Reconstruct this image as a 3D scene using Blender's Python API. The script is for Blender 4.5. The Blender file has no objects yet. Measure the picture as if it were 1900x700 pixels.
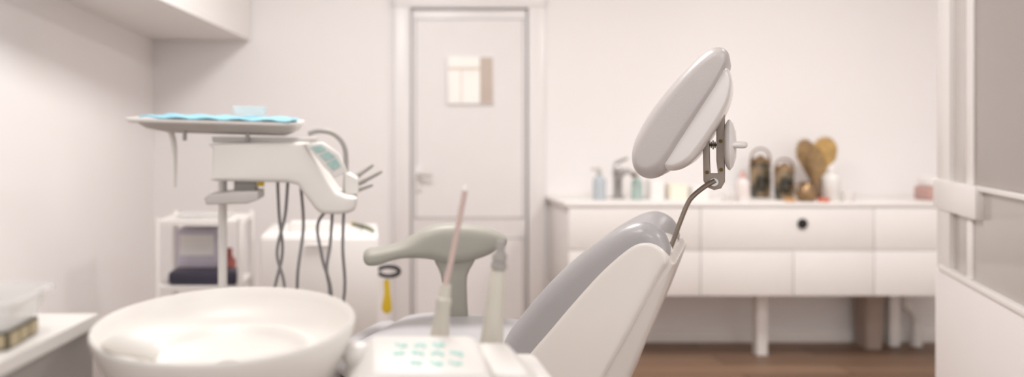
import bpy, bmesh, math, random
from math import sin, cos, pi, radians, sqrt
from mathutils import Vector, Matrix
random.seed(4)
scene = bpy.context.scene
try:
    scene.view_settings.view_transform = 'Standard'
    scene.view_settings.look = 'None'
except Exception:
    pass

# ------------------------------------------------------------------ materials
def lin(c):
    c = c/255.0
    return c/12.92 if c <= 0.04045 else ((c+0.055)/1.055)**2.4
def S(r, g, b): return (lin(r), lin(g), lin(b), 1.0)

def mat(name, col, rough=0.5, metal=0.0, var=0.03, scale=8.0, bump=0.0, coat=0.0, trans=0.0, alpha=1.0, emit=0.0, col2=None):
    m = bpy.data.materials.new(name); m.use_nodes = True
    nt = m.node_tree; b = nt.nodes['Principled BSDF']
    tc = nt.nodes.new('ShaderNodeTexCoord')
    n = nt.nodes.new('ShaderNodeTexNoise'); n.inputs['Scale'].default_value = scale
    n.inputs['Detail'].default_value = 3
    nt.links.new(tc.outputs['Object'], n.inputs['Vector'])
    r = nt.nodes.new('ShaderNodeValToRGB')
    r.color_ramp.elements[0].position = 0.3; r.color_ramp.elements[1].position = 0.7
    r.color_ramp.elements[0].color = tuple(max(0, c*(1-var)) for c in col[:3])+(1,)
    r.color_ramp.elements[1].color = col2 if col2 else tuple(min(1, c*(1+var)) for c in col[:3])+(1,)
    if col2: r.color_ramp.elements[0].position = 0.42; r.color_ramp.elements[1].position = 0.58
    nt.links.new(n.outputs['Fac'], r.inputs['Fac'])
    nt.links.new(r.outputs['Color'], b.inputs['Base Color'])
    b.inputs['Roughness'].default_value = rough
    b.inputs['Metallic'].default_value = metal
    b.inputs['Coat Weight'].default_value = coat
    b.inputs['Transmission Weight'].default_value = trans
    b.inputs['Alpha'].default_value = alpha
    if emit:
        b.inputs['Emission Color'].default_value = col
        b.inputs['Emission Strength'].default_value = emit
    if bump:
        n2 = nt.nodes.new('ShaderNodeTexNoise'); n2.inputs['Scale'].default_value = 350
        nt.links.new(tc.outputs['Object'], n2.inputs['Vector'])
        bp = nt.nodes.new('ShaderNodeBump'); bp.inputs['Strength'].default_value = bump
        bp.inputs['Distance'].default_value = 0.001
        nt.links.new(n2.outputs['Fac'], bp.inputs['Height'])
        nt.links.new(bp.outputs['Normal'], b.inputs['Normal'])
    return m

M_wall = mat('wall_paint', S(243, 239, 238), 0.75, var=0.01, scale=2)
M_ceil = mat('ceiling_paint', S(246, 244, 242), 0.8, var=0.01)
M_white = mat('white_laminate', S(240, 236, 233), 0.4, var=0.01)
M_upvc = mat('white_upvc', S(237, 233, 232), 0.35, var=0.01)
M_gasket = mat('grey_gasket', S(200, 195, 194), 0.6)
M_shell = mat('chair_white_plastic', S(230, 224, 218), 0.35, var=0.01, coat=0.2)
M_shell2 = mat('chair_back_plastic', S(212, 204, 198), 0.4, var=0.01)
M_cush = mat('grey_upholstery', S(168, 165, 166), 0.34, var=0.02, bump=0.2, coat=0.15)
M_seat = mat('seat_upholstery', S(186, 184, 186), 0.42, var=0.02, bump=0.25)
M_pad = mat('pale_grey_upholstery', S(196, 190, 189), 0.34, var=0.015, bump=0.3)
M_padshell = mat('headrest_shell_plastic', S(230, 226, 224), 0.25, var=0.01, coat=0.3)
M_arm = mat('armrest_rubber', S(164, 162, 152), 0.5)
M_metal = mat('brushed_taupe_metal', S(150, 138, 128), 0.38, 0.65)
M_chrome = mat('chrome', S(190, 188, 186), 0.15, 1.0)
M_dark = mat('black_plastic', S(35, 32, 34), 0.4)
M_brass = mat('dark_brass', S(95, 78, 42), 0.35, 0.8)
M_ceram = mat('white_ceramic', S(229, 225, 220), 0.36, var=0.005)
M_unit = mat('unit_white_plastic', S(230, 227, 223), 0.4, var=0.01)
M_panel = mat('console_white_plastic', S(220, 216, 212), 0.45, var=0.01)
M_grey = mat('grey_plastic', S(162, 158, 154), 0.45)
M_lgrey = mat('light_grey_plastic', S(198, 194, 190), 0.45)
M_hose = mat('grey_hose', S(136, 134, 135), 0.45)
M_blue = mat('blue_disposable_cloth', S(146, 200, 218), 0.8, var=0.06, scale=20)
M_teal = mat('teal_print', S(150, 200, 192), 0.5, var=0.1, scale=60)
M_teal2 = mat('faded_teal_display', S(168, 200, 196), 0.5, var=0.1, scale=60)
M_instr = mat('instrument_ivory_grey', S(200, 195, 184), 0.35)
M_pink = mat('translucent_pink_tube', S(218, 194, 187), 0.25, trans=0.25)
M_clear = mat('clear_plastic', S(232, 231, 229), 0.15, alpha=0.4)
M_glass = mat('tinted_partition_glass', S(152, 143, 137), 0.12, var=0.04, scale=1.2)
M_glass2 = mat('pale_partition_glass', S(178, 171, 165), 0.12, var=0.03, scale=1.2)
M_glass3 = mat('frosted_strip_glass', S(198, 191, 187), 0.2, var=0.03, scale=1.2)
M_yel = mat('yellow_plastic', S(222, 190, 50), 0.5)
M_red = mat('muted_pink_red_plastic', S(196, 158, 150), 0.5)
M_red2 = mat('dull_red_plastic', S(176, 100, 92), 0.5)
M_orange = mat('orange_red_plastic', S(220, 120, 95), 0.5)
M_green = mat('soap_green', S(190, 210, 203), 0.25, trans=0.2)
M_paleblue = mat('pale_blue_bottle', S(204, 212, 218), 0.25, trans=0.2)
M_straw = mat('dried_palm_straw', S(198, 166, 110), 0.8, var=0.25, scale=30)
M_straw2 = mat('dried_palm_brown', S(184, 156, 118), 0.8, var=0.25, scale=30)
M_brown = mat('brown_ceramic', S(120, 92, 68), 0.5, var=0.35, scale=40)
M_leaf = mat('olive_marker', S(96, 98, 72), 0.6, var=0.3, scale=25)
M_gold = mat('gilt_brown_metal', S(150, 122, 90), 0.3, 0.6, var=0.3, scale=30)
M_mottle = mat('mottled_olive_glass', S(66, 62, 46), 0.15, 0.3, var=0.4, scale=14, coat=0.6, col2=S(150, 128, 98))
M_lilac = mat('lilac_white_plastic', S(206, 198, 212), 0.4)
M_navy = mat('dark_navy_case', S(52, 48, 66), 0.45, var=0.2)
M_beige = mat('beige_window', S(172, 158, 128), 0.6, var=0.25, scale=30)
M_frame = mat('dark_bronze_frame', S(84, 76, 60), 0.5, var=0.2, scale=30)
M_undershade = mat('taupe_shade_tone', S(172, 154, 143), 0.6)
M_sponge = mat('cream_sponge', S(240, 234, 218), 0.9)
M_emit = mat('lamp_diffuser', S(255, 250, 244), 0.6, emit=2.0)

def wood():
    m = bpy.data.materials.new('wood_floor'); m.use_nodes = True
    nt = m.node_tree; b = nt.nodes['Principled BSDF']
    tc = nt.nodes.new('ShaderNodeTexCoord')
    br = nt.nodes.new('ShaderNodeTexBrick')
    br.inputs['Color1'].default_value = S(162, 130, 106)
    br.inputs['Color2'].default_value = S(130, 101, 81)
    br.inputs['Mortar'].default_value = S(86, 65, 51)
    br.inputs['Scale'].default_value = 1.0
    br.inputs['Brick Width'].default_value = 1.1
    br.inputs['Row Height'].default_value = 0.16
    br.inputs['Mortar Size'].default_value = 0.004
    nt.links.new(tc.outputs['Object'], br.inputs['Vector'])
    mp = nt.nodes.new('ShaderNodeMapping'); mp.inputs['Scale'].default_value = (2, 30, 1)
    nt.links.new(tc.outputs['Object'], mp.inputs['Vector'])
    n = nt.nodes.new('ShaderNodeTexNoise'); n.inputs['Scale'].default_value = 3; n.inputs['Detail'].default_value = 6
    nt.links.new(mp.outputs[0], n.inputs['Vector'])
    mx = nt.nodes.new('ShaderNodeMix'); mx.data_type = 'RGBA'; mx.blend_type = 'MULTIPLY'
    mx.inputs['Factor'].default_value = 0.4
    nt.links.new(br.outputs['Color'], mx.inputs['A'])
    nt.links.new(n.outputs['Fac'], mx.inputs['B'])
    nt.links.new(mx.outputs['Result'], b.inputs['Base Color'])
    b.inputs['Roughness'].default_value = 0.5
    return m
M_floor = wood()

# ------------------------------------------------------------------ geometry tools
WLOC = {}
def catmull(pts, n=5, closed=True):
    out = []; N = len(pts)
    rng = range(N) if closed else range(N-1)
    for i in rng:
        if closed:
            p0, p1, p2, p3 = pts[(i-1) % N], pts[i], pts[(i+1) % N], pts[(i+2) % N]
        else:
            p0, p1, p2, p3 = pts[max(i-1, 0)], pts[i], pts[i+1], pts[min(i+2, N-1)]
        for k in range(n):
            t = k/n
            out.append(tuple(0.5*((2*b)+(-a+c)*t+(2*a-5*b+4*c-d)*t*t+(-a+3*b-3*c+d)*t**3)
                             for a, b, c, d in zip(p0, p1, p2, p3)))
    if not closed: out.append(tuple(pts[-1]))
    return out

class B:
    def __init__(s): s.v = []; s.f = []; s.m = []; s.mats = []
    def mi(s, m):
        if m not in s.mats: s.mats.append(m)
        return s.mats.index(m)
    def add(s, vs, fs, m, M=None):
        o = len(s.v); k = s.mi(m)
        for v in vs:
            v = Vector(v)
            s.v.append(M @ v if M else v)
        for f in fs:
            s.f.append([i+o for i in f]); s.m.append(k)
        return s
    def box(s, x0, x1, y0, y1, z0, z1, m, bev=0.003, M=None):
        bm = bmesh.new(); bmesh.ops.create_cube(bm, size=1)
        for v in bm.verts:
            v.co = Vector(((x0+x1)/2+v.co.x*(x1-x0), (y0+y1)/2+v.co.y*(y1-y0), (z0+z1)/2+v.co.z*(z1-z0)))
        if bev > 0:
            bmesh.ops.bevel(bm, geom=bm.edges[:], offset=min(bev, 0.45*min(abs(x1-x0), abs(y1-y0), abs(z1-z0))), segments=2, profile=0.5, affect='EDGES')
        bm.verts.index_update()
        s.add([v.co.copy() for v in bm.verts], [[v.index for v in f.verts] for f in bm.faces], m, M)
        bm.free(); return s
    def tube(s, pts, r, m, seg=12, smooth=0, flat=1.0, M=None):
        pts = [tuple(p) for p in pts]
        rs = list(r) if hasattr(r, '__len__') else [r]*len(pts)
        if smooth:
            q = catmull([p+(rr,) for p, rr in zip(pts, rs)], smooth, False)
            pts = [x[:3] for x in q]; rs = [x[3] for x in q]
        P = [Vector(p) for p in pts]
        t0 = (P[1]-P[0]).normalized()
        ref = Vector((0, 1, 0)) if abs(t0.y) < 0.9 else Vector((1, 0, 0))
        u = t0.cross(ref).normalized()
        vs = []; fs = []
        for i, p in enumerate(P):
            t = (P[min(i+1, len(P)-1)]-P[max(i-1, 0)]).normalized()
            u = (u-t*u.dot(t)).normalized(); w = t.cross(u)
            for k in range(seg):
                a = 2*pi*k/seg
                vs.append(p+(u*cos(a)+w*sin(a)*flat)*rs[i])
        for i in range(len(P)-1):
            for k in range(seg):
                fs.append([i*seg+k, i*seg+(k+1) % seg, (i+1)*seg+(k+1) % seg, (i+1)*seg+k])
        fs.append(list(range(seg))[::-1]); fs.append([(len(P)-1)*seg+k for k in range(seg)])
        return s.add(vs, fs, m, M)
    def lathe(s, c, prof, m, seg=40, M=None, R=None):
        c = Vector(c); vs = []; fs = []
        n = len(prof)
        for (r, z) in prof:
            for k in range(seg):
                a = 2*pi*k/seg
                p = Vector((max(r, 1e-5)*cos(a), max(r, 1e-5)*sin(a), z))
                if R: p = R @ p
                vs.append(c+p)
        for i in range(n-1):
            for k in range(seg):
                fs.append([i*seg+k, i*seg+(k+1) % seg, (i+1)*seg+(k+1) % seg, (i+1)*seg+k])
        fs.append(list(range(seg))[::-1]); fs.append([(n-1)*seg+k for k in range(seg)])
        return s.add(vs, fs, m, M)
    def pillow(s, pts, b0, b1, r, m, frame, ang, ss, sl_, smooth=6, k=10):
        # closed outline swept across b; ends shrink towards the centroid like a padded cushion
        O, ea, eb = frame
        q = catmull(pts, smooth); N = len(q)
        ca = sum(p[0] for p in q)/N; cz = sum(p[1] for p in q)/N
        L = Vector((cos(ang), sin(ang))); W = Vector((-sin(ang), cos(ang)))
        steps = []
        for j in range(k+1):
            ph = pi/2*j/k; steps.append((b0+r*(1-cos(ph)), 1-sin(ph)))
        for j in range(k, -1, -1):
            ph = pi/2*j/k; steps.append((b1-r*(1-cos(ph)), 1-sin(ph)))
        vs = []; fs = []
        for (b, t) in steps:
            fl, fw = 1-(1-sl_)*t, 1-(1-ss)*t
            for p in q:
                d = Vector((p[0]-ca, p[1]-cz)); a_ = d.dot(L)*fl; w_ = d.dot(W)*fw
                a = ca+L.x*a_+W.x*w_; z = cz+L.y*a_+W.y*w_
                vs.append(O+ea*a+eb*b+Vector((0, 0, z)))
        for j in range(len(steps)-1):
            for i in range(N):
                fs.append([j*N+i, j*N+(i+1) % N, (j+1)*N+(i+1) % N, (j+1)*N+i])
        fs.append(list(range(N))[::-1]); fs.append([(len(steps)-1)*N+i for i in range(N)])
        return s.add(vs, fs, m)
    def slab(s, pts, b0, b1, r, m, frame, smooth=4, k=5, mid=0.0, lf=0.88):
        # closed 2D outline (a,z) swept across b, rounded edges limited by the local inscribed circle
        O, ea, eb = frame
        q = catmull(pts, smooth) if smooth else [tuple(p) for p in pts]
        area = sum(q[i][0]*q[(i+1) % len(q)][1]-q[(i+1) % len(q)][0]*q[i][1] for i in range(len(q)))
        if area < 0: q = q[::-1]
        N = len(q); nr = []
        for i in range(N):
            e1 = Vector((q[i][0]-q[i-1][0], q[i][1]-q[i-1][1])); e2 = Vector((q[(i+1) % N][0]-q[i][0], q[(i+1) % N][1]-q[i][1]))
            t = (e1.normalized()+e2.normalized())
            if t.length < 1e-6: t = e2
            t.normalize(); nr.append((t.y, -t.x))
        lim = []
        for i in range(N):
            best = 1.0
            for j in range(N):
                if j == i: continue
                dx, dz = q[j][0]-q[i][0], q[j][1]-q[i][1]
                dn = -(dx*nr[i][0]+dz*nr[i][1])
                if dn > 1e-7: best = min(best, (dx*dx+dz*dz)/(2*dn))
            lim.append(best*lf)
        base = [min(r, l) for l in lim]
        for _ in range(3): base = [min(lim[i], (base[i-1]+base[i]*2+base[(i+1) % N])/4) for i in range(N)]
        sl = []
        if r > 0:
            for j in range(k+1):
                ph = pi/2*j/k; sl.append((b0+r*(1-cos(ph)), (1-sin(ph)), 0))
            if mid:
                for j in range(1, 12):
                    t = j/12; sl.append((b0+r+(b1-b0-2*r)*t, 0, mid*sin(pi*t)))
            for j in range(k, -1, -1):
                ph = pi/2*j/k; sl.append((b1-r*(1-cos(ph)), (1-sin(ph)), 0))
        else: sl = [(b0, 0, 0), (b1, 0, 0)]
        vs = []; fs = []
        for (b, ins, md) in sl:
            for i in range(N):
                d_ = base[i]*ins+min(md, lim[i])
                a = q[i][0]-nr[i][0]*d_; z = q[i][1]-nr[i][1]*d_
                vs.append(O+ea*a+eb*b+Vector((0, 0, z)))
        for j in range(len(sl)-1):
            for i in range(N):
                fs.append([j*N+i, j*N+(i+1) % N, (j+1)*N+(i+1) % N, (j+1)*N+i])
        fs.append(list(range(N))[::-1]); fs.append([(len(sl)-1)*N+i for i in range(N)])
        return s.add(vs, fs, m)
    def rrect(s, rings, m, M=None, k=5):
        vs = []; fs = []; n = 4*(k+1)
        for (cx, cy, w, d, rad, z) in rings:
            for qd, (sx, sy) in enumerate([(1, 1), (-1, 1), (-1, -1), (1, -1)]):
                for j in range(k+1):
                    a = pi/2*qd+pi/2*j/k
                    vs.append((cx+sx*(w/2-rad)+rad*cos(a), cy+sy*(d/2-rad)+rad*sin(a), z))
        for i in range(len(rings)-1):
            for j in range(n):
                fs.append([i*n+j, i*n+(j+1) % n, (i+1)*n+(j+1) % n, (i+1)*n+j])
        fs.append(list(range(n))[::-1]); fs.append([(len(rings)-1)*n+j for j in range(n)])
        return s.add(vs, fs, m, M)
    def make(s, name, parent=None, label=None, category=None, kind=None, group=None, ang=38):
        me = bpy.data.meshes.new(name)
        xs = [v.x for v in s.v]; ys = [v.y for v in s.v]; zs = [v.z for v in s.v]
        c = Vector(((min(xs)+max(xs))/2, (min(ys)+max(ys))/2, min(zs)))
        me.from_pydata([v-c for v in s.v], [], s.f)
        for m in s.mats: me.materials.append(m)
        for p, k in zip(me.polygons, s.m): p.material_index = k; p.use_smooth = True
        bm = bmesh.new(); bm.from_mesh(me); bmesh.ops.recalc_face_normals(bm, faces=bm.faces[:]); bm.to_mesh(me); bm.free()
        me.set_sharp_from_angle(angle=radians(ang))
        o = bpy.data.objects.new(name, me); scene.collection.objects.link(o)
        WLOC[o] = c
        if parent: o.parent = parent; o.location = c-WLOC[parent]
        else: o.location = c
        tag(o, label, category, kind, group)
        return o

def tag(o, label=None, category=None, kind=None, group=None):
    if label: o['label'] = label
    if category: o['category'] = category
    if kind: o['kind'] = kind
    if group: o['group'] = group
def empty(name, loc, label, category, group=None):
    e = bpy.data.objects.new(name, None); e.empty_display_size = 0.05
    e.location = loc; WLOC[e] = Vector(loc); scene.collection.objects.link(e)
    tag(e, label, category, None, group); return e

# measured bearings -> real positions in metres (room axes: X right, Y into room, Z up)
H = 1.155; F = 1500.0; CX = 680.0; CY = 250.0
def at(u, v, y): return ((u-CX)*y/F, y, H-(v-CY)*y/F)
def xz(pts, y): return [((u-CX)*y/F, H-(v-CY)*y/F) for u, v in pts]
FR = (Vector((0, 0, 0)), Vector((1, 0, 0)), Vector((0, 1, 0)))

# ------------------------------------------------------------------ room
XL, XR, YB, ZC = -1.185, 3.7, 4.5, 2.6
B().box(XL-0.1, XR+0.1, -1.6, YB+0.1, -0.1, 0, M_floor, 0).make('floor', kind='structure')
B().box(XL-0.1, XR+0.1, -1.6, YB+0.1, ZC, ZC+0.1, M_ceil, 0).make('ceiling', kind='structure')
B().box(XL-0.1, XL, -1.6, YB+0.1, 0, ZC, M_wall, 0).make('wall_left', kind='structure')
dx0, dx1, dzt = 0.255, 0.885, 1.845
w = B()
w.box(XL, dx0-0.03, YB, YB+0.1, 0, ZC, M_wall, 0)
w.box(dx1+0.03, XR, YB, YB+0.1, 0, ZC, M_wall, 0)
w.box(dx0-0.03, dx1+0.03, YB, YB+0.1, dzt+0.03, ZC, M_wall, 0)
w.make('wall_back', kind='structure')
B().box(XR, XR+0.1, -1.6, YB+0.1, 0, ZC, M_wall, 0).make('wall_right', kind='structure')
bb = B()
bb.box(XL, dx0-0.11, YB-0.015, YB, 0, 0.07, M_white)
bb.box(dx1+0.11, XR, YB-0.015, YB, 0, 0.07, M_white)
bb.make('baseboard_back', kind='structure')
B().box(XL, XL+0.015, -1.6, YB-0.02, 0, 0.07, M_white).make('baseboard_left', kind='structure')
t = B()
t.box(dx0-0.105, dx0-0.012, YB-0.03, YB+0.06, 0, dzt+0.07, M_upvc, 0.006)
t.box(dx1+0.012, dx1+0.105, YB-0.03, YB+0.06, 0, dzt+0.07, M_upvc, 0.006)
t.box(dx0-0.105, dx1+0.105, YB-0.035, YB+0.06, dzt+0.012, dzt+0.095, M_upvc, 0.006)
t.make('trim_1', kind='structure')
d = B()
d.box(dx0-0.008, dx1+0.008, YB+0.0, YB+0.05, 0.01, dzt+0.008, M_gasket, 0)
d.box(dx0, dx1, YB-0.018, YB+0.03, 0.012, dzt, M_upvc, 0.004)
door = d.make('door_1', kind='structure')
def panel(x0, x1, z0, z1, g=0.009):
    p = B()
    for (a, b_, c_, e) in ((x0, x0+g, z0, z1), (x1-g, x1, z0, z1), (x0, x1, z0, z0+g), (x0, x1, z1-g, z1)):
        p.box(a, b_, YB-0.022, YB-0.016, c_, e, M_gasket, 0)
    p.box(x0+g, x1-g, YB-0.0205, YB-0.016, z0+g, z1-g, M_upvc, 0)
    return p.make('door_panel', parent=door)
panel(0.268, 0.872, 0.69, 1.80); panel(0.268, 0.872, 0.12, 0.585)
p = B()
p.box(0.444, 0.705, YB-0.032, YB-0.0225, 1.32, 1.59, M_upvc, 0.004)
M_pane1 = mat('bright_window_pane', S(244, 240, 234), 0.15, emit=0.12)  # faint glow painted in for the bright reflective glass
M_pane2 = mat('beige_reflection_pane', S(200, 184, 172), 0.15, var=0.08, scale=5)
M_pane3 = mat('beige_reflection_strip', S(226, 214, 202), 0.4)  # beige band and strips paint a reflection in the glass
p.box(0.452, 0.626, YB-0.035, YB-0.031, 1.328, 1.582, M_pane1, 0)
p.box(0.628, 0.697, YB-0.035, YB-0.031, 1.328, 1.582, M_pane2, 0)
p.box(0.452, 0.626, YB-0.036, YB-0.0345, 1.512, 1.528, M_pane3, 0)
p.box(0.520, 0.527, YB-0.036, YB-0.0345, 1.332, 1.512, M_pane3, 0)
p.make('window_pane', parent=door)
h = B()
h.box(0.215+0.055, 0.215+0.09, YB-0.030, YB-0.0225, 0.84, 0.98, M_upvc, 0.006)
h.tube([(0.288, YB-0.025, 0.935), (0.288, YB-0.06, 0.935), (0.30, YB-0.068, 0.935), (0.36, YB-0.066, 0.93)], [0.009, 0.009, 0.010, 0.008], M_lgrey, smooth=4)
h.make('door_handle', parent=door)

for i, (lx, ly) in enumerate(((0.2, 2.7), (2.2, 2.7), (-0.3, 1.0), (2.0, 0.6), (0.5, -0.5))):  # third panel is an added fill lamp that brightens the left wall
    L = B(); L.box(lx-0.32, lx+0.32, ly-0.32, ly+0.32, ZC-0.05, ZC, M_white, 0.01)
    L.box(lx-0.29, lx+0.29, ly-0.29, ly+0.29, ZC-0.056, ZC-0.0502, M_emit, 0)
    o = L.make('ceiling_lamp', label='square white flush ceiling light panel', category='lamp', group='ceiling light panels')
    ld = bpy.data.lights.new('ceiling_light', 'AREA'); ld.energy = (31, 30, 9, 14, 8)[i]; ld.size = 0.55; ld.color = (1, 0.978, 0.96)
    lo = bpy.data.objects.new('ceiling_light', ld); lo.location = (lx, ly, ZC-0.07); scene.collection.objects.link(lo)

# ------------------------------------------------------------------ wall cabinet (upper)
zb = 1.68
foot = [(XL, 4.49), (-0.645, 4.49), (-0.80, 3.15), (-0.90, 2.3), (XL, 2.3)]
c = B(); n = len(foot)
vs = [(x, y, zb+0.02) for x, y in foot]+[(x, y, 2.4) for x, y in foot]
c.add(vs, [list(range(n))[::-1], list(range(n, 2*n))]+[[i, (i+1) % n, n+(i+1) % n, n+i] for i in range(n)], M_white)
wc = c.make('wall_cabinet', label='white wall-hung cabinet with flat doors in the room corner', category='cabinet')
b = B()
vs = [(x, y, zb) for x, y in foot]+[(x, y, zb+0.019) for x, y in foot]
b.add(vs, [list(range(n))[::-1], list(range(n, 2*n))]+[[i, (i+1) % n, n+(i+1) % n, n+i] for i in range(n)], mat('cabinet_underside', S(244, 241, 239), 0.5, var=0.01))
b.make('bottom_panel', parent=wc)

# ------------------------------------------------------------------ credenza
YF = 4.05
def cx_(u): return (u-CX)*YF/F
zt, zm, zo = 0.79, 0.575, 0.345
def unit(u0, u1, rows, knob=None, label=''):
    x0, x1 = cx_(u0), (cx_(u1) if u1 < 1700 else 3.2)
    body = B().box(x0+0.0005, x1-0.0005, YF+0.012, YB-0.005, zo, zt, M_white, 0.002)
    root = body.make('sideboard_cabinet', label=label, category='cabinet', group='white wall-side cabinet row')
    for (z0, z1, cols) in rows:
        us = [x0]+[cx_(q) for q in cols]+[x1]
        for a, e in zip(us[:-1], us[1:]):
            dr = B().box(a+0.0018, e-0.0018, YF, YF+0.0115, z0+0.0018, z1-0.0018, M_white, 0.002).make('drawer_front', parent=root)
            if knob and z0 == zm:
                kx = cx_(1488); kz = H-(415-CY)*YF/F
                R = Matrix.Rotation(pi/2, 3, 'X')
                k = B().lathe((kx, YF-0.001, kz), [(0.012, 0), (0.024, 0.0), (0.026, 0.006), (0.022, 0.012), (0.008, 0.013)], M_dark, R=R)
                k.make('knob', parent=dr, label='round black finger-pull')
    return root
unit(1055, 1300, [(zm, zt, []), (zo, zm, [])], label='white laminate cabinet with two plain drawers')
unit(1300, 1622, [(zm, zt, []), (zo, zm, [1472])], knob=1, label='white laminate cabinet with a round black pull')
unit(1622, 1800, [(zm, zt, []), (zo, zm, [])], label='white laminate end cabinet beside glazed partition')
B().box(cx_(1048), 3.22, YF-0.006, YB-0.002, zt+0.0005, zt+0.026, M_white, 0.008).make('worktop', label='long white worktop over the cabinet row', category='worktop')
ZW = zt+0.026
for (u, y) in ((1410, 4.24), (1655, 4.42), (1085, 4.24)):
    x = (u-CX)*y/F
    B().box(x-0.028, x+0.028, y-0.028, y+0.028, 0.001, zo-0.001, M_white, 0.004).make('support_leg', label='square white leg carrying the cabinet row', category='furniture leg', group='cabinet support legs')
x = (1700-CX)*4.42/F
pp = B(); pp.tube([(x, 4.42, 0.0), (x, 4.42, 0.10), (x-0.005, 4.42, 0.16), (x-0.035, 4.42, 0.20), (x-0.06, 4.42, 0.23), (x-0.06, 4.42, 0.343)], 0.028, M_unit, smooth=4)
pp.make('drain_pipe', label='white plastic drain pipe bending under the cabinets', category='pipe')
x = (1612-CX)*4.40/F  # added bin-shaped block, its taupe imitates the shade under the cabinets
bn = B().rrect([(x, 4.40, 0.09, 0.11, 0.02, 0.0), (x, 4.40, 0.105, 0.13, 0.025, 0.30), (x, 4.40, 0.112, 0.14, 0.025, 0.302), (x, 4.40, 0.112, 0.14, 0.025, 0.31), (x, 4.40, 0.096, 0.12, 0.02, 0.308), (x, 4.40, 0.08, 0.10, 0.02, 0.02)], M_undershade)
bn.make('shade_block', label='slim added taupe block standing in for shade under the cabinets', category='shade stand-in')

def bottle(u, top, w, m, capm, name, label, cat, y=4.22, neck=0.35, pump=False):
    x = (u-CX)*y/F; ht = (H-(top-CY)*y/F)-ZW; r = w*y/F/2
    root = B().lathe((x, y, ZW), [(r*0.9, 0), (r, 0.006), (r, ht*0.58), (r*0.85, ht*0.68), (r*neck, ht*0.76), (r*neck, ht*0.8)], m, 24).make(name, label=label, category=cat)
    cp = B().lathe((x, y, ZW+ht*0.8), [(r*neck*1.2, 0), (r*neck*1.2, ht*0.12), (r*neck*0.6, ht*0.13), (r*neck*0.6, ht*0.2)], capm, 20)
    if pump: cp.tube([(x, y, ZW+ht*0.98), (x-r*1.3, y, ZW+ht*0.96)], 0.006, capm)
    cp.make('cap', parent=root)
    return root
bottle(1112, 312, 24, M_paleblue, M_lgrey, 'soap_bottle', 'pale blue pump bottle by the sink tap', 'bottle', pump=True)
bottle(1182, 318, 20, M_green, M_lgrey, 'soap_bottle', 'small pale teal soap bottle by the sink tap', 'bottle', pump=True)
bottle(1378, 318, 24, mat('pinkish_white_plastic', S(238, 228, 224), 0.4), mat('pink_cap', S(232, 178, 168), 0.4), 'lotion_bottle', 'small cream bottle with pinkish cap', 'bottle', y=4.12)
bottle(1543, 305, 30, M_ceram, M_white, 'white_vase', 'white bottle-shaped ceramic vase', 'vase', neck=0.45, y=4.12)
x = (1146-CX)*4.3/F
tp = B(); tp.lathe((x, 4.3, ZW), [(0.035, 0), (0.035, 0.01), (0.024, 0.02), (0.024, 0.12), (0.028, 0.13), (0.026, 0.16), (0.01, 0.17)], M_chrome, 24)
tp.tube([(x, 4.3, ZW+0.1), (x+0.02, 4.22, ZW+0.15), (x+0.03, 4.13, ZW+0.13)], [0.016, 0.014, 0.013], M_chrome, smooth=5)
tap = tp.make('sink_tap', label='chrome mixer tap with raised lever', category='tap')
B().tube([(x, 4.3, ZW+0.165), (x-0.01, 4.30, ZW+0.185), (x+0.045, 4.27, ZW+0.215)], [0.012, 0.01, 0.007], M_chrome, smooth=4).make('tap_lever', parent=tap)
for (u, wd, top, m, lab, nm, ct) in ((1215, 26, 335, M_white, 'white paper box on the worktop', 'small_box', 'box'), (1254, 34, 340, M_sponge, 'pale cream sponge pack on the worktop', 'sponge_pack', 'sponge'), (1295, 30, 345, M_white, 'white folded towel on the worktop', 'folded_towel', 'towel')):
    y = 4.26; x = (u-CX)*y/F; z1 = H-(top-CY)*y/F; r = wd*y/F/2
    B().rrect([(x, y, 2*r, 0.09, 0.008, ZW), (x, y, 2*r, 0.09, 0.01, ZW+(z1-ZW)*0.9), (x, y, 1.8*r, 0.08, 0.01, z1)], m).make(nm, label=lab, category=ct)
for (u, wd, yy, hh_, lab) in ((1411, 36, 4.36, 0.235, 'tall mottled olive glass jar with gilt lid and handle'), (1455, 34, 4.22, 0.19, 'mottled brown glass jar with arched gilt handle')):
    x = (u-CX)*yy/F; r = wd*yy/F/2
    j = B().lathe((x, yy, ZW), [(r*0.86, 0), (r*0.9, 0.008), (r*0.97, 0.03), (r, 0.06), (r, hh_*0.55), (r*0.97, hh_*0.7), (r*0.9, hh_*0.78), (r*0.88, hh_*0.8)], M_mottle, 32).make('ornate_jar', label=lab, category='jar')
    l_ = B().lathe((x, yy, ZW+hh_*0.801), [(r*0.93, 0), (r*0.94, 0.012), (r*0.8, 0.022), (r*0.3, 0.03), (r*0.3, 0.038), (0.002, 0.042)], M_gold, 28)
    l_.make('jar_lid', parent=j)
    B().tube([(x+r*0.98, yy, ZW+hh_*0.6), (x+r*1.03, yy, ZW+hh_*0.8), (x+r*0.75, yy, ZW+hh_*1.04), (x, yy, ZW+hh_*1.12), (x-r*0.75, yy, ZW+hh_*1.04), (x-r*1.03, yy, ZW+hh_*0.8), (x-r*0.98, yy, ZW+hh_*0.55)], 0.005, M_brown, smooth=4).make('jar_handle', parent=j)
x2 = (1496-CX)*4.11/F
jr = B().lathe((x2, 4.11, ZW), [(0.03, 0), (0.042, 0.01), (0.045, 0.04), (0.036, 0.07), (0.025, 0.09), (0.03, 0.10)], M_gold, 28)
jr.tube([(x2-0.028, 4.11, ZW+0.09), (x2-0.055, 4.11, ZW+0.08), (x2-0.055, 4.11, ZW+0.04), (x2-0.041, 4.11, ZW+0.03)], 0.005, M_gold, smooth=4)
jr.make('metal_jug', label='small gilt brown jug with curved handle', category='jug')
y = 4.38; x = (1516-CX)*y/F
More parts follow.
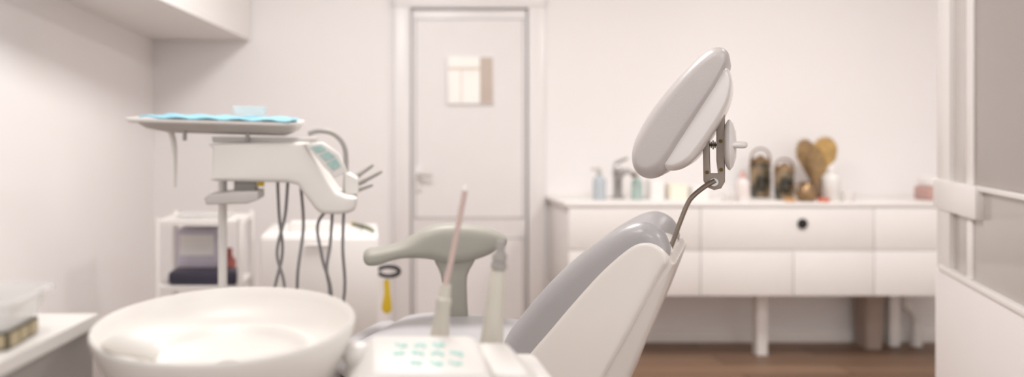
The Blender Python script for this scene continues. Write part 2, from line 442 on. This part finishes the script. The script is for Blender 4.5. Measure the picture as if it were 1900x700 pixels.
vz = B().lathe((x, y, ZW), [(0.035, 0), (0.05, 0.02), (0.045, 0.06), (0.022, 0.10), (0.027, 0.115)], M_brown, 28).make('dried_palm_arrangement', label='golden dried palm fans standing in a brown vase', category='dried plant')
def fan(u0, v0, u1, v1, spread, yy, m):
    b0 = Vector(at(u0, v0, yy)); b1 = Vector(at(u1, v1, yy)); r = (b1-b0).length; rot = math.atan2(b1.z-b0.z, b1.x-b0.x)
    f = B(); n = 22; vs = [b0]
    for i in range(n+1):
        e = -1+2*i/n; a = rot+spread/2*e
        rr = r*(1.0 if i % 2 else 0.94)*sqrt(max(0.05, 1-0.6*e*e))
        vs.append((b0.x+rr*cos(a), yy+(0.006 if i % 2 else -0.006), b0.z+rr*sin(a)))
    fs = [[0, i+1, i+2] for i in range(n)]
    f.add(vs, fs, m)
    f.add([(q[0], q[1]+0.002, q[2]) for q in vs], [q[::-1] for q in fs], m)
    f.tube([(x, y, ZW+0.10), (b0.x, yy+0.006, b0.z+0.01)], 0.004, M_brown, seg=8)
    f.make('palm_fan', parent=vz)
fan(1508, 345, 1490, 256, radians(38), y-0.03, M_straw2)
fan(1520, 335, 1536, 252, radians(52), y-0.05, M_straw)
fan(1515, 352, 1512, 272, radians(36), y-0.07, M_straw2)
for (u, m, r, hh, lab, nm) in ((1528, M_orange, 0.028, 0.018, 'flat orange-red lid lying on the worktop', 'orange_lid'), (1466, mat('tan_saucer', S(208, 160, 110), 0.5), 0.028, 0.018, 'small tan dish on the worktop', 'small_dish'), (1352, M_white, 0.03, 0.045, 'small white cup on the worktop', 'small_cup'), (1575, M_white, 0.03, 0.05, 'small white cup on the worktop', 'small_cup')):
    x = (u-CX)*4.078/F
    B().lathe((x, 4.078, ZW), [(r*0.8, 0), (r, hh*0.3), (r, hh), (r*0.9, hh), (r*0.85, hh*0.5)], m, 24).make(nm, label=lab, category=nm.split('_')[1])
x = (1722-CX)*4.2/F
rb = B(); rb.box(x-0.03, x+0.09, 4.14, 4.27, ZW, ZW+0.07, M_red, 0.01); rb.box(x-0.02, x+0.08, 4.15, 4.26, ZW+0.071, ZW+0.12, M_white, 0.01)
rb.make('red_box', label='pale pinkish red box with white lid', category='box')

# ------------------------------------------------------------------ glazed partition
ux, uy = -0.377, -0.926
PM = Matrix(((ux, -uy, 0, 1.837), (uy, ux, 0, 2.6), (0, 0, 1, 0), (0, 0, 0, 1)))
LE = 1.25
pt = B()
pt.box(-0.03, LE, 0, 0.09, 0.0, 0.722, M_wall, 0.004, PM)
pt.box(-0.01, 0.125, 0.0, 0.05, 0.722, 2.599, M_white, 0.004, PM)
pt.box(0.262, 0.325, 0.008, 0.04, 1.012, 2.599, M_white, 0.004, PM)
pt.box(0.265, 0.315, 0.008, 0.04, 0.74, 0.92, M_white, 0.004, PM)
pt.box(0.02, LE, -0.004, 0.06, 0.722, 0.740, M_white, 0.003, PM)
pt.box(-0.03, 0.395, -0.006, 0.05, 0.918, 1.012, M_white, 0.004, PM)
pt.box(0.396, LE, 0.0, 0.05, 0.998, 1.012, M_white, 0.003, PM)
part = pt.make('trim_2', kind='structure')
g = B(); g.box(0.12, 0.265, 0.014, 0.02, 1.01, 2.59, M_glass3, 0, PM); g.box(0.12, 0.27, 0.014, 0.02, 0.74, 0.92, M_glass2, 0, PM)
g.make('window_1', kind='structure')
g = B(); g.box(0.32, LE, 0.014, 0.02, 1.01, 2.59, M_glass, 0, PM); g.box(0.31, LE, 0.014, 0.02, 0.74, 0.999, M_glass2, 0, PM)
g.make('window_2', kind='structure')

# ------------------------------------------------------------------ dental chair
TH = radians(25); CT, ST = cos(TH), sin(TH)
CO = Vector((0.55, 1.5, 0)); EA = Vector((CT, -ST, 0)); EB = Vector((ST, CT, 0)); CF = (CO, EA, EB)
def ch(pts, b=0.0):
    out = []
    for u, v in pts:
        t_ = (u-CX)/F
        a = (t_*(1.5+CT*b)-0.55-ST*b)/(CT+ST*t_)
        Y = 1.5-ST*a+CT*b
        out.append((a, H-(v-CY)*Y/F))
    return out
def ch3(u, v, b):
    a, z = ch([(u, v)], b)[0]
    p = CO+EA*a+EB*b; return (p.x, p.y, z)
chair = empty('dental_chair', CO+EA*(-0.45)+EB*0.17, 'reclining dental chair with grey cushions and white shell', 'dental chair')
sh = B().slab(ch([(1236, 470), (1222, 456), (1203, 449), (1178, 453), (1148, 474), (1110, 509), (1063, 561), (1018, 614), (974, 668), (950, 730), (975, 790), (1050, 800), (1082, 760), (1118, 705), (1180, 595), (1226, 510), (1240, 488)]), -0.004, 0.334, 0.010, M_shell, CF)
sh.make('backrest_shell', parent=chair)
cv = B().slab(ch([(1238, 476), (1250, 488), (1251, 500), (1218, 585), (1168, 700), (1125, 790), (1060, 795), (1050, 770), (1100, 690), (1165, 570), (1212, 500)]), 0.002, 0.326, 0.010, M_shell2, CF)
cv.make('back_cover', parent=chair)
cu = B().slab(ch([(1241, 474), (1237, 447), (1222, 427), (1196, 415), (1168, 418), (1134, 434), (1090, 462), (1045, 499), (1000, 545), (962, 590), (936, 625), (925, 660), (950, 695), (985, 720), (1030, 680), (1085, 610), (1130, 550), (1175, 500), (1215, 490)]), 0.0, 0.300, 0.034, M_cush, CF, k=9, mid=0.024, smooth=5)
cu.make('backrest_cushion', parent=chair, ang=60)
B().slab([(-0.24, 0.68), (-0.30, 0.695), (-0.45, 0.70), (-0.60, 0.695), (-0.68, 0.67), (-0.67, 0.63), (-0.55, 0.61), (-0.28, 0.61)], -0.03, 0.40, 0.03, M_seat, CF).make('seat', parent=chair)
B().slab([(-0.22, 0.605), (-0.68, 0.605), (-0.66, 0.57), (-0.50, 0.54), (-0.28, 0.54), (-0.18, 0.57)], 0.0, 0.36, 0.02, M_shell, CF).make('seat_shell', parent=chair)
B().slab([(-0.69, 0.67), (-0.78, 0.63), (-1.0, 0.42), (-1.08, 0.34), (-1.05, 0.31), (-0.96, 0.34), (-0.76, 0.53), (-0.68, 0.61)], 0.0, 0.36, 0.02, M_seat, CF).make('leg_rest', parent=chair)
bs = B()
cb = CO+EA*(-0.45)+EB*0.17
bs.lathe((cb.x, cb.y, 0), [(0.26, 0), (0.26, 0.03), (0.22, 0.05), (0.13, 0.07), (0.11, 0.12), (0.10, 0.50), (0.12, 0.545)], M_shell)
bs.make('base', parent=chair)
LA = math.atan2(205, 170)
hr = B().pillow(ch([(1348, 128), (1354, 110), (1349, 94), (1334, 87), (1312, 94), (1282, 119), (1244, 160), (1208, 206), (1181, 253), (1172, 287), (1177, 314), (1195, 330), (1219, 330), (1240, 314), (1268, 268), (1306, 206), (1334, 160)], 0.07), 0.035, 0.29, 0.045, M_pad, CF, LA, 0.50, 0.86, k=12)
headpad = hr.make('headrest_pad', parent=chair, ang=80)
hs = B().pillow(ch([(1306, 165), (1336, 126), (1350, 126), (1358, 148), (1355, 182), (1338, 222), (1310, 268), (1283, 303), (1256, 317), (1233, 315), (1226, 300), (1246, 258), (1274, 212)], 0.06), 0.044, 0.282, 0.040, M_padshell, CF, LA, 0.62, 0.88, k=10)
hs.make('headrest_shell', parent=chair, ang=80)
bb_ = 0.12
br = B()
br.slab(ch([(1304, 248), (1308, 240), (1316, 240), (1317, 300), (1318, 322), (1332, 322), (1329, 298), (1329, 215), (1338, 197), (1345, 197), (1345, 338), (1338, 350), (1325, 353), (1312, 348), (1305, 336)], bb_), bb_, bb_+0.022, 0.0015, M_metal, CF, smooth=0)
for (u, v) in ((1325, 338), (1312, 262), (1337, 262), (1312, 320), (1338, 315)):
    p0 = Vector(ch3(u, v, bb_)); r_ = 0.008 if v == 338 else 0.0035
    br.tube([p0+EB*0.004, p0-EB*0.004], r_, M_chrome if v == 338 else M_brass)
brk = br.make('headrest_bracket', parent=chair, label='taupe metal double-bar bracket')
sp = B()
p0 = Vector(ch3(1316, 269, bb_+0.01)); p1 = Vector(ch3(1346, 269, bb_+0.01))
sp.tube([p0, p1], 0.003, M_brass)
for i in range(7):
    q = p0.lerp(p1, 0.12+0.12*i)
    sp.tube([q-(p1-p0)*0.035, q+(p1-p0)*0.035], 0.009 if i % 2 else 0.0065, M_brass if i % 2 else M_dark, seg=18)
sp.make('adjustment_spring', parent=brk)
kn = B()
kc = Vector(ch3(1346, 269, bb_+0.01)); ax = (p1-p0).normalized()
Rk = ax.to_track_quat('Z', 'Y').to_matrix()
kn.lathe(kc, [(0.008, -0.004), (0.040, 0.0), (0.048, 0.004), (0.050, 0.008), (0.042, 0.014), (0.025, 0.019), (0.0, 0.020)], M_padshell, R=Rk, seg=36)
kn.tube([kc+ax*0.010-EB*0.04, kc+ax*0.018-EB*0.034, kc+ax*0.031-EB*0.02, kc+ax*0.033, kc+ax*0.031+EB*0.02, kc+ax*0.018+EB*0.034, kc+ax*0.010+EB*0.04], [0.005, 0.006, 0.0065, 0.0065, 0.0065, 0.006, 0.005], M_padshell, smooth=4)
kn.make('adjustment_knob', parent=chair)
rd = B().tube([ch3(1327, 335, bb_-0.004), ch3(1308, 346, bb_-0.004), ch3(1287, 363, bb_-0.002), ch3(1276, 378, bb_), ch3(1262, 412, bb_), ch3(1250, 445, bb_), ch3(1238, 474, bb_)], 0.0046, M_metal, smooth=5, flat=1.6)
rd.make('headrest_rod', parent=chair, label='bent flat metal rod')
so = Vector(ch3(1240, 476, 0.10))
B().tube([so-EB*0.005, so+EB*0.05], 0.008, M_dark).make('rod_socket', parent=chair)
ya = 2.05
B().slab(xz([(674, 476), (680, 489), (700, 490), (740, 478), (790, 478), (830, 486), (870, 482), (910, 468), (936, 450), (930, 432), (885, 419), (825, 416), (785, 426), (745, 450), (705, 460), (682, 464)], ya), ya-0.05, ya+0.05, 0.03, M_arm, FR, k=8).make('armrest', parent=chair, label='grey-green moulded armrest', ang=60)
B().slab(xz([(808, 474), (818, 510), (826, 560), (828, 640), (868, 640), (866, 560), (866, 510), (878, 474)], ya), ya-0.025, ya+0.025, 0.012, M_arm, FR).make('armrest_post', parent=chair)

# ------------------------------------------------------------------ spittoon unit
bx, by, bz = -0.166, 0.95, 0.937
Rb = (Matrix.Rotation(radians(3.5), 3, 'X') @ Matrix.Rotation(radians(-1.8), 3, 'Y'))
un = empty('spittoon_unit', (0.0, 1.02, 0.0), 'white dental water unit with ceramic spittoon bowl and control panel', 'dental unit')
bw = B().lathe((bx, by, bz), [(0.045, -0.105), (0.085, -0.10), (0.118, -0.075), (0.138, -0.045), (0.149, -0.018), (0.153, -0.004), (0.1528, -0.001), (0.1515, 0.001), (0.150, 0.0), (0.146, -0.009), (0.138, -0.021), (0.125, -0.031), (0.111, -0.037), (0.103, -0.038), (0.099, -0.034), (0.095, -0.035), (0.090, -0.042), (0.07, -0.050), (0.03, -0.056), (0.0, -0.057)], M_ceram, 72, R=Rb)
bowl = bw.make('spittoon_bowl', parent=un, label='satin white ceramic bowl', ang=60)
B().lathe(Vector((bx, by, bz))+Rb @ Vector((0, 0, -0.0555)), [(0.017, 0), (0.017, 0.002), (0.012, 0.003), (0.0, 0.001)], M_chrome, 24, R=Rb).make('drain', parent=bowl)
nz = B(); c0 = Vector((bx, by, bz))
nz.tube([c0+Rb @ Vector(p_) for p_ in ((-0.134, -0.022, -0.020), (-0.112, -0.034, -0.014), (-0.088, -0.038, -0.018), (-0.070, -0.040, -0.028))], [0.008, 0.013, 0.0125, 0.007], M_ceram, smooth=4, seg=16)
nz.make('rinse_nozzle', parent=bowl)
bd = B()
bd.lathe((bx, by, 0.70), [(0.09, 0), (0.09, 0.02), (0.06, 0.06), (0.05, 0.135)], M_unit)
bd.rrect([(-0.02, 1.02, 0.50, 0.26, 0.05, 0.0), (-0.02, 1.02, 0.50, 0.26, 0.05, 0.68), (-0.02, 1.02, 0.46, 0.22, 0.04, 0.70)], M_unit)
bd.box(0.0, 0.20, 0.93, 1.10, 0.69, 0.866, M_panel, 0.015)
bd.box(-0.02, 0.222, 0.80, 1.06, 0.845, 0.870, M_panel, 0.010)
bd.make('unit_body', parent=un)
cpan = B()
PMt = Matrix.Translation((0.066, 0.90, 0.887)) @ Matrix.Rotation(radians(6), 4, 'X')
cpan.rrect([(0, 0, 0.176, 0.135, 0.010, -0.020), (0, 0, 0.172, 0.132, 0.010, 0.000), (0, 0.006, 0.120, 0.112, 0.008, 0.022), (0, 0.006, 0.116, 0.108, 0.008, 0.023)], M_panel, PMt)
cp_ = cpan.make('control_panel', parent=un)
bt = B()
random.seed(11)
for r_ in range(3):
    for c_ in range(4):
        if (r_, c_) in ((0, 0), (2, 3)): continue
        xx = -0.034+c_*0.0215+0.004*r_
        for kk_ in range(3):
            ox, oy = (-0.0048, 0.0, 0.0048)[kk_], random.uniform(-0.004, 0.004)
            w_r, d_r = random.uniform(0.0036, 0.0048), random.uniform(0.007, 0.012)
            cy_ = -0.022+r_*0.027+oy
            bt.rrect([(xx+ox, cy_, w_r, d_r, 0.0015, 0.0229), (xx+ox, cy_, w_r, d_r, 0.0015, 0.0240+0.0002*kk_)], M_teal, PMt)
bt.make('keypad_buttons', parent=cp_, label='pale teal keypad symbols')
sidew = B().rrect([(0.166, 0.90, 0.068, 0.15, 0.012, 0.850), (0.166, 0.90, 0.066, 0.15, 0.012, 0.874), (0.150, 0.90, 0.034, 0.13, 0.010, 0.906)], M_panel)
sidew.make('instrument_holder', parent=un)
kb = B().lathe((-0.011, 0.93, 0.870), [(0.014, 0), (0.014, 0.012), (0.011, 0.016), (0.0165, 0.026), (0.017, 0.036), (0.012, 0.044), (0, 0.047)], M_panel, 28)
kb.make('cup_filler_knob', parent=un)
def P(u, v, yy=1.0): return Vector(at(u, v, yy))
i1 = B()
a, b_ = P(812, 660), P(827, 528)
i1.tube([a, a.lerp(b_, 0.35), a.lerp(b_, 0.70), a.lerp(b_, 0.72), a.lerp(b_, 0.80), a.lerp(b_, 0.82), b_], [0.0135, 0.0115, 0.0085, 0.0095, 0.0095, 0.0075, 0.007], M_instr, seg=24)
s1 = i1.make('saliva_ejector', label='ivory-grey suction handpiece with thin pink straw', category='dental instrument')
i1 = B(); i1.tube([b_, P(838, 480), P(851, 415), P(863, 352)], [0.0038, 0.0035, 0.0035, 0.0035], M_pink, smooth=3)
i1.tube([P(863, 354), P(866, 343)], [0.0040, 0.003], M_white)
i1.make('ejector_straw', parent=s1, label='translucent pink straw with white tip')
i2 = B(); a, b_ = P(910, 660), P(930, 446)
def q(t_): return a.lerp(b_, t_)
i2.tube([q(0), q(0.3), q(0.55), q(0.70), q(0.705), q(0.74), q(0.745)], [0.0155, 0.0125, 0.0105, 0.009, 0.0085, 0.0085, 0.0075], M_instr, seg=24)
s2 = i2.make('suction_handpiece', label='ivory-grey wide suction handpiece with collar', category='dental instrument')
i2 = B(); i2.tube([q(0.745), q(0.76), q(0.80), q(0.805), q(0.825), q(0.83), q(0.88), q(0.885), q(0.90), q(0.905), q(0.97), q(1.0)], [0.0075, 0.0098, 0.0098, 0.0082, 0.0082, 0.0095, 0.009, 0.0070, 0.0070, 0.0055, 0.0060, 0.0052], M_grey, seg=24)
i2.make('suction_nozzle', parent=s2)

# side table, box and tub
tb = B()
fp = [(-0.336, 1.016), (-0.375, 0.70), (-1.0, 0.70), (-1.0, 1.016)]
def prism(bld, fp, z0, z1, m):
    n = len(fp); bld.add([(x_, y_, z0) for x_, y_ in fp]+[(x_, y_, z1) for x_, y_ in fp], [list(range(n))[::-1], list(range(n, 2*n))]+[[i, (i+1) % n, n+(i+1) % n, n+i] for i in range(n)], m)
prism(tb, fp, 0.915, 0.93, M_unit); st = tb.make('side_table', label='white side table with grey edge beside the spittoon', category='table')
tb = B(); prism(tb, [(-0.342, 1.01), (-0.381, 0.706), (-0.99, 0.706), (-0.99, 1.01)], 0.82, 0.9145, M_grey); tb.make('table_apron', parent=st)
tb = B(); tb.rrect([(-0.68, 0.86, 0.16, 0.16, 0.04, 0.03), (-0.68, 0.86, 0.12, 0.12, 0.04, 0.82)], M_unit); tb.rrect([(-0.68, 0.86, 0.42, 0.28, 0.05, 0.0), (-0.68, 0.86, 0.42, 0.28, 0.05, 0.03)], M_grey); tb.make('table_pedestal', parent=st)
tu = B()
tu.box(-0.56, -0.373, 0.84, 0.92, 0.9302, 0.9490, M_frame, 0.002)
for i in range(8):
    tu.box(-0.556+i*0.023, -0.537+i*0.023, 0.8385, 0.8402, 0.933, 0.946, M_beige, 0)
for i in range(3):
    tu.box(-0.3732, -0.3715, 0.845+i*0.025, 0.865+i*0.025, 0.933, 0.946, M_beige, 0)
tu.make('sample_box', label='flat dark box with rows of beige windows under the tub', category='box')
tu = B()
tx, ty = -0.46, 0.885
tu.rrect([(tx, ty, 0.17, 0.095, 0.015, 0.9492), (tx, ty, 0.186, 0.118, 0.018, 0.976), (tx, ty, 0.200, 0.13, 0.022, 0.978), (tx, ty, 0.200, 0.13, 0.022, 0.982), (tx, ty, 0.184, 0.114, 0.018, 0.9815), (tx, ty, 0.165, 0.09, 0.014, 0.952)], M_clear)
tub = tu.make('plastic_tub', label='clear plastic tub with flared rim on a dark box', category='container')

# ------------------------------------------------------------------ delivery unit
yd = 2.4
du = empty('delivery_unit', (at(413, 0, yd)[0], yd, 0.0), 'white dental delivery unit with instrument tray on a slim column', 'dental unit')
TM = Matrix.Translation(at(406, 228, yd)) @ Matrix.Rotation(radians(1.6), 4, 'Y') @ Matrix.Rotation(radians(2.6), 4, 'X')
tr = B().rrect([(0, 0, 0.48, 0.27, 0.05, -0.002), (0, 0, 0.50, 0.30, 0.06, 0.004), (0, 0, 0.50, 0.30, 0.06, 0.011), (0, 0, 0.485, 0.285, 0.055, 0.011), (0, 0, 0.44, 0.24, 0.05, 0.004)], M_unit, TM)
tr.make('instrument_tray', parent=du)
ub = B().rrect([(0.035, 0, 0.34, 0.14, 0.02, -0.030), (0.02, 0, 0.43, 0.2, 0.03, -0.018), (0.01, 0, 0.46, 0.24, 0.04, -0.002)], M_lgrey, TM)
for lx in (-0.08, 0.10): ub.tube([TM @ Vector((lx, -0.09, -0.01)), TM @ Vector((lx, -0.09, -0.050))], 0.006, M_grey)
ub.make('tray_bracket', parent=du)
cl = B()
nx_, ny_ = 24, 12; vs = []; fs = []
for j in range(ny_+1):
    for i in range(nx_+1):
        X_ = -0.195+0.42*i/nx_; Y_ = -0.15+0.29*j/ny_
        vs.append((X_, Y_, 0.0175+0.0025*sin(i*1.3+j*0.5)+0.0015*sin(j*1.7)))
for j in range(ny_):
    for i in range(nx_): a0 = j*(nx_+1)+i; fs.append([a0, a0+1, a0+nx_+2, a0+nx_+1])
o2 = len(vs); vs += [(a, b_, c_-0.004) for a, b_, c_ in vs]; fs += [[k+o2 for k in f[::-1]] for f in fs]
edge = [i for i in range(nx_+1)]+[j*(nx_+1)+nx_ for j in range(1, ny_+1)]+[ny_*(nx_+1)+i for i in range(nx_-1, -1, -1)]+[j*(nx_+1) for j in range(ny_-1, 0, -1)]
for i in range(len(edge)): a0, a1 = edge[i], edge[(i+1) % len(edge)]; fs.append([a0, a0+o2, a1+o2, a1])
cl.add(vs, fs, M_blue, TM); cl.make('tray_cover', label='pale blue disposable sheet lying on the instrument tray', category='cloth')
gl = B().rrect([(0.088, 0.03, 0.085, 0.06, 0.01, 0.0225), (0.088, 0.03, 0.10, 0.075, 0.012, 0.047), (0.088, 0.03, 0.104, 0.08, 0.012, 0.051), (0.088, 0.03, 0.094, 0.07, 0.012, 0.050), (0.088, 0.03, 0.078, 0.055, 0.01, 0.026)], M_clear, TM)
gl.make('clear_dish', label='clear plastic dish on the blue tray sheet', category='dish')
bo = B().slab(xz([(408, 266), (560, 263), (578, 270), (600, 308), (628, 352), (658, 360), (663, 368), (660, 383), (645, 391), (605, 392), (588, 382), (562, 348), (540, 336), (412, 333), (405, 325), (405, 275)], yd), yd-0.10, yd+0.10, 0.016, M_unit, FR, smooth=2)
bo.make('unit_housing', parent=du)
B().slab(xz([(402, 254), (590, 256), (592, 264), (404, 264)], yd), yd-0.08, yd+0.08, 0.003, M_lgrey, FR, smooth=0).make('top_bracket', parent=du)
sc = B().slab(xz([(566, 266), (600, 264), (630, 285), (644, 318), (622, 330), (604, 312)], yd-0.1), yd-0.125, yd-0.104, 0.004, M_unit, FR, smooth=0)
sc.slab(xz([(577, 272), (596, 270), (606, 278), (588, 284)], yd-0.12), yd-0.129, yd-0.1255, 0.0, M_teal2, FR, smooth=0)
sc.slab(xz([(593, 288), (610, 281), (622, 290), (604, 298)], yd-0.12), yd-0.129, yd-0.1255, 0.0, M_teal2, FR, smooth=0)
sc.slab(xz([(606, 302), (624, 294), (632, 308), (618, 316)], yd-0.12), yd-0.129, yd-0.1255, 0.0, M_teal2, FR, smooth=0)
sc.make('keypad', parent=du)
B().tube([at(572, 248, yd-0.02), at(592, 243, yd-0.02), at(618, 248, yd-0.02), at(637, 268, yd-0.02), at(642, 300, yd-0.02), at(640, 365, yd-0.02)], 0.0075, M_grey, smooth=5).make('curved_handle', parent=du)
hd = B().slab(xz([(388, 364), (396, 358), (440, 353), (486, 352), (486, 367), (466, 374), (392, 376)], yd-0.04), yd-0.12, yd+0.02, 0.006, M_lgrey, FR, smooth=0)
hd.box(at(440, 0, yd)[0], at(478, 0, yd)[0], yd-0.06, yd+0.02, at(0, 354, yd)[2], at(0, 331, yd)[2], M_grey)
hd.tube([at(478, 341, yd-0.06), at(490, 341, yd-0.06)], 0.008, M_yel)
hd.make('pull_handle', parent=du)
col = B().tube([at(413, 330, yd), (at(413, 0, yd)[0], yd, 0.03)], 0.0135, M_unit, seg=24)
col.rrect([(at(413, 0, yd)[0], yd, 0.42, 0.36, 0.05, 0.0), (at(413, 0, yd)[0], yd, 0.40, 0.34, 0.05, 0.04)], M_unit)
col.make('column', parent=du)
lh = B().tube([TM @ Vector((-0.15, 0, -0.015)), at(322, 262, yd), at(325, 300, yd), at(324, 348, yd)], [0.009, 0.009, 0.006, 0.005], M_unit, smooth=4)
lh.make('hanging_light_guide', parent=du)
colx = at(413, 0, yd)[0]
for pts in ([(515, 336), (518, 400), (524, 470), (508, 545)], [(534, 336), (529, 400), (514, 470), (528, 545)], [(558, 345), (563, 420), (553, 500), (548, 560)], [(606, 390), (589, 420), (598, 480), (614, 560)], [(617, 390), (613, 450), (606, 500), (610, 560)], [(638, 388), (636, 460), (637, 560)]):
    P3 = [at(u, v, yd-0.03+0.02*(u % 3)) for u, v in pts]
    lx_ = P3[-1][0]
    P3 += [(lx_*0.8+colx*0.2, yd, 0.45), ((lx_+colx)/2, yd, 0.28), (colx+0.02, yd, 0.40)]
    B().tube(P3, 0.0048, M_hose, smooth=6, seg=10).make('hose', parent=du)
hh = B().slab(xz([(640, 318), (664, 330), (666, 358), (640, 362)], yd-0.02), yd-0.06, yd+0.06, 0.005, M_unit, FR, smooth=0); hh.make('handpiece_holder', parent=du)
for (u0, v0, u1, v1, yy) in ((650, 335, 693, 306, 2.44), (655, 346, 709, 318, 2.40), (650, 356, 692, 343, 2.36)):
    a, b_ = Vector(at(u0, v0, yy)), Vector(at(u1, v1, yy))
    B().tube([a, a.lerp(b_, 0.4), a.lerp(b_, 0.45), a.lerp(b_, 0.85), b_], [0.007, 0.008, 0.0065, 0.0055, 0.0035], M_grey, seg=14).make('dental_handpiece', label='slim grey dental handpiece resting in the holder', category='dental instrument', group='handpieces on the delivery unit')

# ------------------------------------------------------------------ trolley
yc = 3.3
x0, x1 = at(303, 0, yc)[0], at(462, 0, yc)[0]
tl = empty('trolley', ((x0+x1)/2, yc, 0), 'white metal trolley with open shelves by the wall', 'trolley')
for (xx, yy) in ((x0+0.012, yc-0.15), (x1-0.012, yc-0.15), (x0+0.012, yc+0.15), (x1-0.012, yc+0.15)):
    B().tube([(xx, yy, 0.05), (xx, yy, 0.83)], 0.012, M_white).make('post', parent=tl)
    B().tube([(xx-0.012, yy, 0.026), (xx+0.012, yy, 0.026)], 0.026, M_grey, seg=20).make('castor', parent=tl)
for z in (0.80, 0.545, 0.15):
    B().rrect([((x0+x1)/2, yc, x1-x0-0.02, 0.30, 0.01, z), ((x0+x1)/2, yc, x1-x0-0.02, 0.30, 0.01, z+0.018)], M_white).make('shelf', parent=tl)
B().box(x0+0.05, x1-0.03, yc-0.13, yc+0.0, 0.564, 0.615, M_navy, 0.012).make('dark_case', label='dark navy case lying on the trolley shelf', category='case')
lb = B(); lb.box(x0+0.05, x0+0.22, yc+0.01, yc+0.13, 0.564, 0.77, M_lilac, 0.015)
lb.box(x0+0.065, x0+0.205, yc+0.007, yc+0.0098, 0.66, 0.745, M_white, 0)
lb.make('storage_box', label='lilac-white storage box on the trolley shelf', category='box')
rbx = x0+0.26
r_ = B().lathe((rbx, yc+0.06, 0.5635), [(0.025, 0), (0.027, 0.01), (0.027, 0.07), (0.012, 0.09), (0.012, 0.12)], M_red2, 24).make('red_bottle', label='dull red bottle on the trolley shelf', category='bottle')
B().rrect([((x0+x1)/2, yc, 0.2, 0.16, 0.02, 0.8185), ((x0+x1)/2, yc, 0.22, 0.18, 0.02, 0.835)], M_clear).make('shallow_tray', label='clear shallow tray on the trolley top', category='tray')

# ------------------------------------------------------------------ mobile drawer cabinet
ym = 3.0
x0, x1 = at(482, 0, ym)[0], at(702, 0, ym)[0]; zt2 = at(0, 440, ym)[2]
mc = B().box(x0, x1, ym+0.02, ym+0.45, 0.05, zt2, M_white, 0.004).make('drawer_cabinet', label='white mobile drawer cabinet behind the delivery unit', category='cabinet')
z = 0.06
for hgt in (0.30, zt2-0.06-0.30-0.005):
    dr = B().box(x0+0.004, x1-0.004, ym, ym+0.019, z+0.003, z+hgt-0.003, M_white, 0.004).make('drawer', parent=mc)
    B().box((x0+x1)/2-0.05, (x0+x1)/2+0.05, ym-0.010, ym-0.001, z+hgt-0.03, z+hgt-0.022, M_white, 0.003).make('handle', parent=dr)
    z += hgt
for (xx, yy) in ((x0+0.04, ym+0.06), (x1-0.04, ym+0.06), (x0+0.04, ym+0.4), (x1-0.04, ym+0.4)):
    B().tube([(xx-0.01, yy, 0.025), (xx+0.01, yy, 0.025)], 0.025, M_grey, seg=20).make('castor', parent=mc)
gp = B(); gp.tube([(-0.055, 3.12, zt2+0.035), (0.0, 3.11, zt2+0.022), (0.03, 3.10, zt2+0.008)], [0.007, 0.009, 0.006], M_leaf, smooth=3)
gp.tube([(-0.055, 3.12, zt2+0.035), (-0.062, 3.12, zt2+0.038)], 0.006, M_yel)
gp.lathe((-0.03, 3.118, zt2), [(0.012, 0), (0.012, 0.016), (0.008, 0.022)], M_white)
gp.make('green_marker', label='olive green marker propped on the drawer cabinet', category='pen')
pb = B(); pb.rrect([(-0.22, 3.2, 0.16, 0.11, 0.006, zt2+0.0003), (-0.22, 3.2, 0.16, 0.11, 0.006, zt2+0.035)], M_white)
pb.make('tissue_box', label='low white tissue box on the drawer cabinet', category='box')
kx, kz = at(722, 508, 3.0)[0], at(0, 508, 3.0)[2]
ky = B()
ring = [(kx+0.04*cos(2*pi*i/24), 3.05, kz+0.018*sin(2*pi*i/24)) for i in range(25)]
ky.tube(ring, 0.008, M_dark, seg=10)
ky.box(x1+0.0005, kx-0.03, 3.04, 3.06, kz-0.006, kz+0.006, M_chrome, 0.002)
kk = ky.make('key_loop', label='black key loop with yellow tag hanging on the drawer cabinet', category='keys')
ky = B(); ky.slab(xz([(712, 522), (722, 520), (724, 545), (727, 575), (716, 582), (708, 572), (713, 545)], 3.05), 3.047, 3.053, 0.001, M_yel, FR, smooth=2)
ky.make('yellow_tag', parent=kk)

# ------------------------------------------------------------------ light & camera
w_ = bpy.data.worlds.new('World'); scene.world = w_; w_.use_nodes = True
bg = w_.node_tree.nodes['Background']; bg.inputs['Color'].default_value = (1.0, 0.983, 0.975, 1); bg.inputs['Strength'].default_value = 1.12

cam = bpy.data.cameras.new('camera'); co = bpy.data.objects.new('camera', cam); scene.collection.objects.link(co)
co.location = (0, 0, H); co.rotation_euler = (pi/2, 0, 0)
cam.sensor_width = 36; cam.sensor_fit = 'HORIZONTAL'; cam.lens = F/1900*36
cam.shift_x = (950-CX)/1900; cam.shift_y = -(350-CY)/1900
cam.clip_start = 0.05
cam.dof.use_dof = True; cam.dof.focus_distance = 1.5; cam.dof.aperture_fstop = 1.6
scene.camera = co
